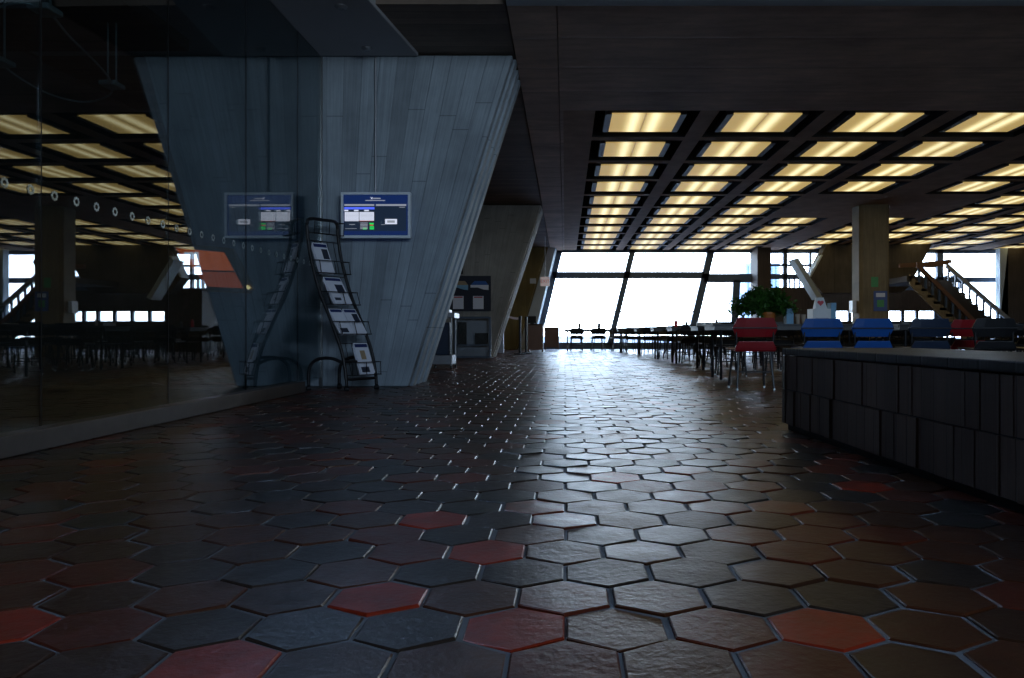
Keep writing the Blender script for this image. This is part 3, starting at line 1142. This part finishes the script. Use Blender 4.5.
# pale parapet of the far stair
pb = MB()
YR = 40.0
pts = [at(793.5, 259, YR), at(798.5, 258, YR), at(822.5, 297, YR), at(818, 299.5, YR)]
pb.prism(pts, (0, 1.0, 0))
pb.build('parapet', 'edge', fl, k=U, bevel=.01)
# right stair
st = empty('stair_flight', (20 * U, 41 * U, 0), 'open stair flight with timber-capped rails in front of right window', 'stairs')
N = 12
n0, n1 = Vector((22.0, 41, 0)), Vector((18.1, 41, 0))
f0, f1 = Vector((26.7, 45.5, 0)), Vector((22.2, 45.5, 0))
SH = 4.0
b = MB()
for k in range(N):
    za, zb = SH * (k + 1) / N - .14, SH * (k + 1) / N
    pa, pb_ = n0.lerp(n1, k / N), n0.lerp(n1, (k + 1.15) / N)
    qa, qb = f0.lerp(f1, k / N), f0.lerp(f1, (k + 1.15) / N)
    b.hexa([(*pb_[:2], za), (*pa[:2], za), (*qa[:2], za), (*qb[:2], za)], [(*pb_[:2], zb), (*pa[:2], zb), (*qa[:2], zb), (*qb[:2], zb)])
    b.hexa([(*pa[:2], za - .18), (pa.x + .03, pa.y, za - .18), (qa.x + .03, qa.y, za - .18), (*qa[:2], za - .18)], [(*pa[:2], za), (pa.x + .03, pa.y, za), (qa.x + .03, qa.y, za), (*qa[:2], za)])
rel(b.build('tread', 'stone', st, k=U), st)
rel(MB().prism([n0 + Vector((0, 0, 0)), n0 + Vector((0, 0, .35)), n1 + Vector((0, 0, SH + .1)), n1 + Vector((0, 0, SH - .45)), n0 + Vector((-.4, 0, 0))], (0, .12, 0)).build('stringer', 'column', st, k=U), st)
# landing
rel(MB().hexa([(n1.x - .15, 41, SH - .3), (n1.x + .1, 41, SH - .3), (f1.x + .1, 45.5, SH - .3), (n1.x - .15, 45.5, SH - .3)],
              [(n1.x - .15, 41, SH), (n1.x + .1, 41, SH), (f1.x + .1, 45.5, SH), (n1.x - .15, 45.5, SH)]).build('landing', 'stone', st, k=U), st)
RH = 1.0
for (a0, a1, mat_, nm) in ((n0, n1, 'rail', 'near_handrail'), (f0, f1, 'railmetal', 'far_handrail')):
    p, q = a0 + Vector((.3, 0, RH - .2)), a1 + Vector((0, 0, SH + RH))
    if nm == 'near_handrail':
        q = p.lerp(q, .90)
    b = MB()
    b.prism([p + Vector((0, 0, -.13)), q + Vector((0, 0, -.13)), q + Vector((0, 0, .16)), p + Vector((0, 0, .16))], (0, .22, 0))
    rel(b.build(nm, mat_, st, k=U), st)
    for k in range(10 if nm == 'near_handrail' else 11):
        t = (k + .5) / 11
        g = a0.lerp(a1, t)
        zt = RH + SH * t
        rel(MB().box(g.x - .05, g.x + .05, g.y + .06, g.y + .16, SH * t, zt).build('baluster', 'frame', st, k=U), st)
rel(MB().prism([at(900, 263.5, 43), at(937, 261, 43), at(951, 259, 43), at(952, 263, 43), at(937, 266.5, 43), at(900, 267.5, 43)], (0, .2, 0)).build('landing_rail', 'rail', st, k=U), st)

# outside
tag(structure(MB().box(-60, 120, 50.5, 300, -0.6, -0.3).build('ground_outside', 'snow', k=U)))
eb = MB()
eb.box(23.2, 27.5, 100, 104, -.3, 1 + (333 - 263) * 100 / F)
ebo = eb.build('distant_building', 'farwall', k=U)
tag(ebo, 'distant grey-blue building seen through the big window right edge', 'building')
b = MB()
for k in range(8):
    b.box(23.4 + k * .5, 23.55 + k * .5, 99.9, 100, 0, 9.6)
b.build('facade_fin', 'frame', ebo, k=U)


# ------------------------------------------------------------------ chairs
def make_chair(mat, label, group):
    r = empty('cafeteria_chair', (0, 0, 0), label, 'chair', group)
    # backrest: folded hexagonal shell, chair faces +Y, back towards -Y
    b = MB()
    prof_ = [(.195, -.235, .785), (.245, -.215, .675), (.205, -.185, .576)]
    vs = []
    for dyv in (0, .018):
        for w, y, z in prof_:
            vs += [(-w, y + dyv + .012, z), (-w * .5, y + dyv, z), (w * .5, y + dyv, z), (w, y + dyv + .012, z)]
    fs = []
    for i in range(2):
        for j in range(3):
            a = i * 4 + j
            fs.append((a, a + 4, a + 5, a + 1))
            fs.append((a + 12, a + 13, a + 17, a + 16))
    rim = [0, 1, 2, 3, 7, 11, 10, 9, 8, 4]
    for i in range(len(rim)):
        p, q = rim[i], rim[(i + 1) % len(rim)]
        fs.append((p, q, q + 12, p + 12))
    b.add(vs, fs)
    b.build('backrest', mat, r, bevel=.004)
    # seat: pan with an upturned back lip
    b = MB()
    b.hexa([(-.215, -.20, .42), (.215, -.20, .42), (.225, .24, .435), (-.225, .24, .435)], [(-.225, -.215, .445), (.225, -.215, .445), (.235, .25, .455), (-.235, .25, .455)])
    b.hexa([(-.23, -.215, .445), (.23, -.215, .445), (.23, -.195, .445), (-.23, -.195, .445)], [(-.185, -.235, .53), (.185, -.235, .53), (.185, -.217, .53), (-.185, -.217, .53)])
    b.build('seat', mat, r, bevel=.006)
    b = MB()
    b.tube([(-.235, -.225, .675), (.235, -.225, .675)], .007, 6)
    b.build('back_rail', 'tube', r)
    for s in (-1, 1):
        MB().tube([(s * .19, -.165, .40), (s * .2, -.175, .55), (s * .2, -.19, .70)], .011, 6).build('back_post', 'tube', r)
    for sx_ in (-1, 1):
        for sy_ in (-1, 1):
            l = MB().tube([(sx_ * .17, sy_ * .15, .43), (sx_ * .20, sy_ * .215, .02)], .012, 6).build('leg', 'tube', r)
            MB().tube([(sx_ * .20, sy_ * .215 - .02, .012), (sx_ * .20, sy_ * .215 + .02, .012)], .012, 6).build('foot_glide', 'steel', l)
    b = MB().tube([(-.19, -.19, .2), (.19, -.19, .2)], .008, 6)
    b.build('stretcher', 'tube', r)
    return r


def put(o, x, y, rz=0.0):
    o.location = (x * U, y * U, 0)
    o.rotation_euler.z = rz
    return o


GF = 'chairs along the nearest table row'
red = put(make_chair('red', 'red chair with its back to the viewer, left of the blue chairs', GF), 3.32, 13.95)
blue = put(make_chair('blue', 'bright blue chair, left one of the blue pair', GF), 4.74, 14.7)
b2 = put(copy_tree(blue), 5.68, 14.75, .02)
b2['label'] = 'bright blue chair in front of concrete column, right one of the pair'
navy = put(make_chair('navyshell', 'dark navy chair directly right of the blue pair', GF), 6.78, 14.8, -.03)
r2 = put(copy_tree(red), 8.02, 15.85, .03)
r2['label'] = 'second red chair, half hidden right of the dark navy chair'
blk = put(make_chair('blackshell', 'glossy black chair below the stair handrail', GF), 7.78, 14.4, -.1)
k2 = put(copy_tree(blk), 8.75, 14.6, .05)
k2['label'] = 'glossy black chair at the right edge of the picture'


# tables
def make_table():
    r = empty('cafeteria_table', (0, 0, 0), 'x', 'table', 'long cafeteria tables')
    L, Wd = 1.15, 0.38
    MB().box(-L, L, -Wd, Wd, .715, .74).build('tabletop', ['tabletop'], r, bevel=.004)
    b = MB().box(-L + .02, L - .02, -Wd + .02, Wd - .02, .66, .715)
    b.build('apron', 'tableedge', r)
    for sx_ in (-1, 1):
        for sy_ in (-1, 1):
            MB().tube([(sx_ * (L - .12), sy_ * (Wd - .08), .66), (sx_ * (L - .12), sy_ * (Wd - .08), 0)], .02, 8).build('leg', 'tube', r)
    return r


tb = make_table()
rows = [(17.2, 3.1), (21.6, 3.5), (26.0, 3.4), (30.2, 3.3), (35.2, 3.1), (39.6, 2.6), (44.0, 2.6)]
first = True
rnd = random.Random(3)
dn = ['nearest', 'second', 'third', 'fourth', 'fifth', 'sixth', 'farthest']
for ri, (ty, tx) in enumerate(rows):
    nt = 3 if ri < 5 else 4
    if ri == 6:
        spots = [(-.1 + 1.9, ty)] + [(tx + 3.9 + 1.9 + 3.95 * k - 1.6, ty) for k in range(3)]
    else:
        spots = [(tx + 1.9 + 3.95 * k, ty) for k in range(nt)]
    for k, (x, y) in enumerate(spots):
        if ri in (3,) and abs(x - ccx) < 3.0:
            x += 0.0
            continue
        if (x > 16.0 and y > 38) or (x > 8.4 and y > 38):
            continue
        t = tb if first else copy_tree(tb)
        first = False
        put(t, x, y)
        t['label'] = 'long dark cafeteria table, %s in the %s row of tables' % (['leftmost', 'second from left', 'third from left', 'fourth from left'][k], dn[ri])
        for side in (-1, 1):
            if ri == 0 and side == -1:
                continue
            for j in range(3):
                src = blk
                c = copy_tree(src)
                xx = x + (j - 1) * 1.15 + rnd.gauss(0, .05)
                yy = y + side * (0.93 + rnd.gauss(0, .05))
                put(c, xx, yy, (0 if side < 0 else math.pi) + rnd.gauss(0, .12))
                c['group'] = 'black chairs at the cafeteria tables'
                c['label'] = 'black chair, %s on the %s side of %s table, %s row' % (
                    ['left', 'middle', 'right'][j] if side else '', 'near' if side < 0 else 'far', ['leftmost', 'second', 'third', 'fourth'][k], dn[ri])

# things on the nearest tables
TZ = 0.74 / U
pl = empty('potted_plant', (at(768, 320, 17.0).x * U, 17.0 * U, .74), 'bushy green trailing plant in orange pot on the nearest table', 'plant')
MB().lathe([(.075, 0), (.105, .13), (.115, .13), (.115, .16), (.10, .16), (.095, .13)], n=20).build('pot', 'pot', pl)
MB().lathe([(.0, .13), (.095, .135)], n=16).build('soil', 'soil', pl)
b = MB()
stems = MB()
rp_ = random.Random(9)
for k in range(70):
    a = rp_.uniform(0, 2 * math.pi)
    rr = rp_.uniform(.12, .46)
    hh = rp_.uniform(.12, .42) * (1 - rr * .55)
    tip = Vector((math.cos(a) * rr - (.12 if math.cos(a) < 0 else .0), math.sin(a) * rr * .7, .12 + hh * .8 - .22 * rr))
    mid = Vector((tip.x * .45, tip.y * .45, .15 + hh * .85))
    path = smooth_path([Vector((0, 0, .12)), mid, tip], 6)
    stems.tube(path, .004, 4)
    for p in path[2:]:
        for q in range(9):
            d = Vector((rp_.gauss(0, 1), rp_.gauss(0, 1), rp_.gauss(0.1, .7))).normalized()
            L = rp_.uniform(.035, .07)
            s_ = d.cross(Vector((rp_.gauss(0, 1), rp_.gauss(0, 1), 1))).normalized() * L * .28
            nrm = d.cross(s_).normalized() * .003
            o_ = p + Vector((rp_.gauss(0, .02), rp_.gauss(0, .02), rp_.gauss(0, .02)))
            b.add([o_, o_ + d * L * .5 + s_ + nrm, o_ + d * L, o_ + d * L * .5 - s_ + nrm, o_ + d * L * .5 - nrm], [(0, 1, 2, 3), (0, 4, 2, 1), (0, 3, 2, 4)])
stems.build('stem', 'leaf', pl)
b.build('foliage', 'leaf', pl)


def on_table(name, px0, px1, ptop, mat, label, cat, depth=.12, y=17.0, shape='box', z0=TZ):
    a, c = at(px0, 0, y), at(px1, 0, y)
    zt = 1 + (VY - ptop) * y / F
    cxx = (a.x + c.x) / 2
    hw = (c.x - a.x) / 2
    if shape == 'box':
        m = MB().box(-hw, hw, -depth, depth, 0, zt - z0)
    elif shape == 'cup':
        m = MB().lathe([(hw * .75, 0), (hw, zt - z0), (hw * .9, zt - z0), (hw * .7, .02)], n=16)
    else:
        m = MB().lathe([(hw, 0), (hw, (zt - z0) * .7), (hw * .45, (zt - z0) * .85), (hw * .4, zt - z0)], n=16)
    o = m.build(name, mat, k=U, bevel=.004 if shape == 'box' else 0)
    o.location = (cxx * U, y * U, z0 * U)
    tag(o, label, cat)
    return o


on_table('card_box', 785, 792, 308.5, 'lblue', 'small pale blue box standing right of the plant', 'box')
on_table('paper_cup', 795.5, 800, 314, 'cup', 'brown paper cup, left of two beside the blue box', 'cup', shape='cup')
on_table('paper_cup', 801.5, 806, 314.5, 'cup', 'brown paper cup, right of two beside the blue box', 'cup', shape='cup', y=17.05)
nd = on_table('napkin_dispenser', 810, 828, 309, 'white', 'white napkin dispenser with heart card on the nearest table', 'dispenser', .2)
on_table('card_box', 829, 834.5, 303, 'lblue', 'taller pale blue box right of the napkin dispenser', 'box')
sgn = MB().hexa([(-.11, -.1, 0), (.15, -.1, 0), (.15, .1, 0), (-.11, .1, 0)], [(-.07, -.03, .25), (.09, -.03, .25), (.09, .03, .25), (-.07, .03, .25)]).build('sign_card', 'white', nd, k=U)
sgn.location = (0, 0, (1 + (VY - 309) * 17 / F - TZ) * U)
hb = MB()
hp = []
for k in range(24):
    t = 2 * math.pi * k / 24
    hp.append(Vector((16 * math.sin(t) ** 3 * .0042 + .01, -.085, (13 * math.cos(t) - 5 * math.cos(2 * t) - 2 * math.cos(3 * t) - math.cos(4 * t)) * .0042 + .13)))
hb.prism(hp, (0, .03, 0))
hb.build('heart_mark', 'redprint', sgn, k=U)
MB().box(-.14, .14, -.205, -.2, .03, .13).build('napkin_slot', 'alu', nd, k=U)
for px0, px1, pt, y, mt, lab, nm, shp in (
        (578, 580.5, 322, 44, 'blackshell', 'small dark bottle on the far table by the window', 'bottle', 'bottle'),
        (597.5, 600.5, 322, 44, 'blackshell', 'squat dark jar on the far table by the window', 'jar', 'bottle'),
        (674.5, 677.5, 319, 26, 'redprint', 'small red bottle on a middle cafeteria table', 'bottle', 'bottle'),
        (685, 688, 321, 25.9, 'tabletop', 'small dark jar right of the red bottle', 'jar', 'bottle'),
        (697, 705, 322.5, 21.5, 'white', 'low white box on a table before the window', 'box', 'box'),
        (715, 717.5, 317.5, 21.6, 'cup', 'tan bottle on the table left of the plant', 'bottle', 'bottle'),
        (712, 720, 323, 17.2, 'cup', 'low tan tray on nearest table left end', 'tray', 'box'),
        (744, 758, 320.5, 17.0, 'lblue', 'low pale blue box under the plant foliage', 'box', 'box')):
    on_table(nm, px0, px1, pt, mt, lab, {'jar': 'jar', 'tray': 'tray', 'box': 'box'}.get(nm, 'bottle'), y=y, shape=shp)


# ------------------------------------------------------------------ things by the second pier
nb = flat('notice_board', 447, 276, 491, 311, 31.59, 'cork', .08, 'dark navy notice board with four papers on the second pier', 'notice board')
YN = 31.46


def nb_poly(name, pxs, mat, y=YN, t=.035):
    o = MB().prism([at(*p, y) for p in pxs], (0, t, 0)).build(name, mat, nb, k=U)
    o.location = -Vector(nb.location)
    return o


for x0_, c1 in ((450, 'tan'), (470.5, 'blue')):
    nb_poly('banner_paper', [(x0_, 285), (x0_ + 18, 285), (x0_ + 18, 290), (x0_ + 13, 289.5), (x0_ + 7, 287.5), (x0_, 287.5)], 'lblue' if c1 == 'tan' else 'paper')
    nb_poly('banner_picture', [(x0_ + 4, 281), (x0_ + 15, 281), (x0_ + 18, 285), (x0_, 285)], c1)
for x0_ in (453, 473):
    nb_poly('notice_sheet', [(x0_, 296), (x0_ + 10.5, 296), (x0_ + 10.5, 309), (x0_, 309)], 'paper')
    nb_poly('red_heading', [(x0_ + 1, 296.6), (x0_ + 9.5, 296.6), (x0_ + 9.5, 297.8), (x0_ + 1, 297.8)], 'redprint', YN - .015, .012)
flat('framed_notice', 455, 255, 463, 274, 31.59, 'black', .06, 'small dark framed notice above the notice board, half hidden', 'picture frame')

gc = empty('glass_display_case', (at(473, 340, 31.2).x * U, 31.2 * U, 0), 'low glass display case under the notice board', 'display case')


def gcp(name, pxs, mat, y, t):
    o = MB().prism([at(*p, y) for p in pxs], (0, t, 0)).build(name, mat, gc, k=U)
    o.location = -Vector(gc.location)
    return o


gcp('glass_front', [(455, 357.5), (490, 357.5), (490, 318), (455, 318)], 'pane', 30.95, .02)
for r_ in ([(454, 357.8), (456, 357.8), (456, 317), (454, 317)], [(489, 357.8), (491, 357.8), (491, 317), (489, 317)], [(456, 318.5), (489, 318.5), (489, 316.5), (456, 316.5)], [(456, 357.8), (489, 357.8), (489, 356), (456, 356)],
           [(456, 345.5), (489, 345.5), (489, 344.5), (456, 344.5)]):
    gcp('case_frame', r_, 'frame', 30.9, .12)
gcp('case_back', [(455, 357.5), (490, 357.5), (490, 318), (455, 318)], 'alu', 31.5, .06)
gcp('dark_box', [(475, 345), (488, 345), (488, 333), (475, 333)], 'black', 31.2, .2)
gcp('dark_box', [(458, 345), (466, 345), (466, 322), (458, 322)], 'black', 31.2, .2)

ct = empty('service_cart', (at(443, 366, 22).x * U, 22 * U, 0), 'metal service cart parked behind the near pier', 'cart')
ca, cb = at(432, 368, 22).x, at(454, 368, 22).x
cc_ = at(443, 366, 22).x


def cbox(x0, x1, y0, y1, z0, z1, name, mat, bevel=0):
    return MB().box(x0 - cc_, x1 - cc_, y0, y1, z0, z1).build(name, mat, ct, k=U, bevel=bevel)


cbox(ca - .1, cb + .08, -.45, .5, 1.42, 1.56, 'top_tray', 'alu', .005)
cbox(ca, cb, -.4, .45, .13, .38, 'lower_shelf', 'alu', .005)
cbox(ca + .1, cb - .1, -.2, .3, 1.56, 1.66, 'folded_cloth', 'white', .01)
cbox(ca + .05, cb - .1, -.1, .35, .38, 1.3, 'dark_bin', 'navyshell', .02)
for x_ in (ca + .02, cb - .02):
    for y_ in (-.38, .42):
        MB().tube([(x_ - cc_, y_, .1), (x_ - cc_, y_, 1.45)], .025, 8).build('upright', 'steel', ct, k=U)
        MB().tube([(x_ - cc_ - .02, y_, .05), (x_ - cc_ + .02, y_, .05)], .05, 10).build('wheel', 'black', ct, k=U)
# small lamp at the foot of pier 1
fl_ = flat('emergency_socket', 426.5, 342, 429.5, 347, 16.4, 'white', .06, 'small bright outlet box low on the near pier edge', 'outlet')

# stanchions
for px, lab in ((520, 'black stanchion post holding the pale belt, left of two'), (526, 'black stanchion post beside the brown desk, right of two')):
    y = 36.5 if px == 520 else 37.5
    p = at(px, 0, y)
    s_ = empty('stanchion', (p.x * U, y * U, 0), lab, 'stanchion', 'queue stanchions by the ochre pier')
    MB().lathe([(.28, 0), (.28, .04), (.06, .08)], n=20).build('base', 'tube', s_, k=U)
    MB().tube([(0, 0, .05), (0, 0, 1.75)], .055, 10).build('post', 'tube', s_, k=U)
    MB().lathe([(.07, 1.6), (.07, 1.78), (.03, 1.8)], n=12).build('belt_head', 'tube', s_, k=U)
    if px == 520:
        pts = [Vector((0, 0, 1.68)), Vector((-.2, 0, 1.68)), Vector((-.4, 0, 1.72)), Vector((-.62, 0, 1.8))]
        pts = smooth_path(pts, 4)
        bb = MB()
        for u_, v_ in zip(pts[:-1], pts[1:]):
            bb.prism([u_ + Vector((0, 0, -.05)), v_ + Vector((0, 0, -.05)), v_ + Vector((0, 0, .05)), u_ + Vector((0, 0, .05))], (0, .02, 0))
        bb.build('belt', 'belt', s_, k=U)

# desks
for (x0_, x1_, yt, yb, y, lab) in ((528, 543, 324, 348, 41.0, 'brown laminate desk behind the stanchions with a dark monitor'), (544.5, 559, 327, 346.5, 47.5, 'second brown desk, against the big window')):
    a, c = at(x0_, yt, y), at(x1_, yt, y)
    d_ = empty('reception_desk', ((a.x + c.x) / 2 * U, y * U, 0), lab, 'desk')
    hw = (c.x - a.x) / 2
    hh = a.z
    MB().box(-hw, hw, 0, .08, .12, hh).build('front_panel', 'wood', d_, k=U)
    MB().box(-hw, hw, 0, .9, hh - .06, hh).build('desktop', 'wood', d_, k=U)
    for s in (-1, 1):
        MB().box(s * hw - (.08 if s > 0 else 0), s * hw + (.08 if s < 0 else 0), .08, .9, 0, hh - .06).build('side_panel', 'wood', d_, k=U)
mo_ = empty('desk_monitor', (at(532, 320, 41.3).x * U, 41.4 * U, at(532, 324, 41).z * U), 'dark monitor standing on the brown desk', 'monitor')
MB().box(-.22, .22, -.03, .03, .05, .42).build('monitor_case', 'black', mo_, k=U, bevel=.005)
MB().box(-.1, .1, -.08, .08, 0, .05).build('stand', 'black', mo_, k=U)
gb = flat('grey_cabinet', 497.5, 329, 504, 352.3, 33.9 + 6, 'alu', .5, 'grey upright cabinet behind the second pier', 'cabinet')

# exit sign
ex = empty('exit_sign', (at(545, 272, 42).x * U, 42 * U, at(545, 277, 42).z * U), 'box exit sign hanging by the pale side of the ochre pier', 'exit sign')
h_ = (286 - 277) * 42 / F
w_ = 9 * 42 / F / 2
MB().box(-w_, w_, -.1, .1, -h_, 0).build('sign_box', 'exitglow', ex, k=U, bevel=.004)
MB().tube([(0, 0, 0), (0, 0, HC - at(545, 277, 42).z)], .02, 6).build('hanger_rod', 'alu', ex, k=U)
tcu = bpy.data.curves.new('exit_lettering', 'FONT')
tcu.body = 'EXIT'
tcu.size = .24 * U
tcu.align_x = 'CENTER'
tcu.align_y = 'CENTER'
tcu.extrude = .003
tcu.materials.append(M['redprint'])
tmp_ = bpy.data.objects.new('lettering_curve', tcu)
COL.objects.link(tmp_)
bpy.context.view_layer.update()
tme = bpy.data.meshes.new_from_object(tmp_)
bpy.data.objects.remove(tmp_)
to = bpy.data.objects.new('exit_lettering', tme)
COL.objects.link(to)
to.parent = ex
to.location = (0, -.108 * U, -h_ / 2 * U)
to.rotation_euler = (math.pi / 2, 0, 0)
flat('wall_sign', 530, 278.5, 536, 283.5, 46.99, 'white', .06, 'small white sign on the ochre pier face', 'sign')

# two small round fittings in the smooth panel
for (px, py, lab) in ((341, 6, 'small round ceiling fitting near the top picture edge'), (367, 48, 'small round ceiling fitting close to the near pier top')):
    zz = HC - .06
    y = (zz - 1) * F / (VY - py)
    p = at(px, py, y)
    d = MB().lathe([(.06, -.05), (.1, -.02), (.1, 0)], n=20).build('smoke_detector', 'alu', k=U)
    d.location = (p.x * U, y * U, zz * U)
    tag(d, lab, 'ceiling fitting', 'round fittings in the smooth ceiling panel')
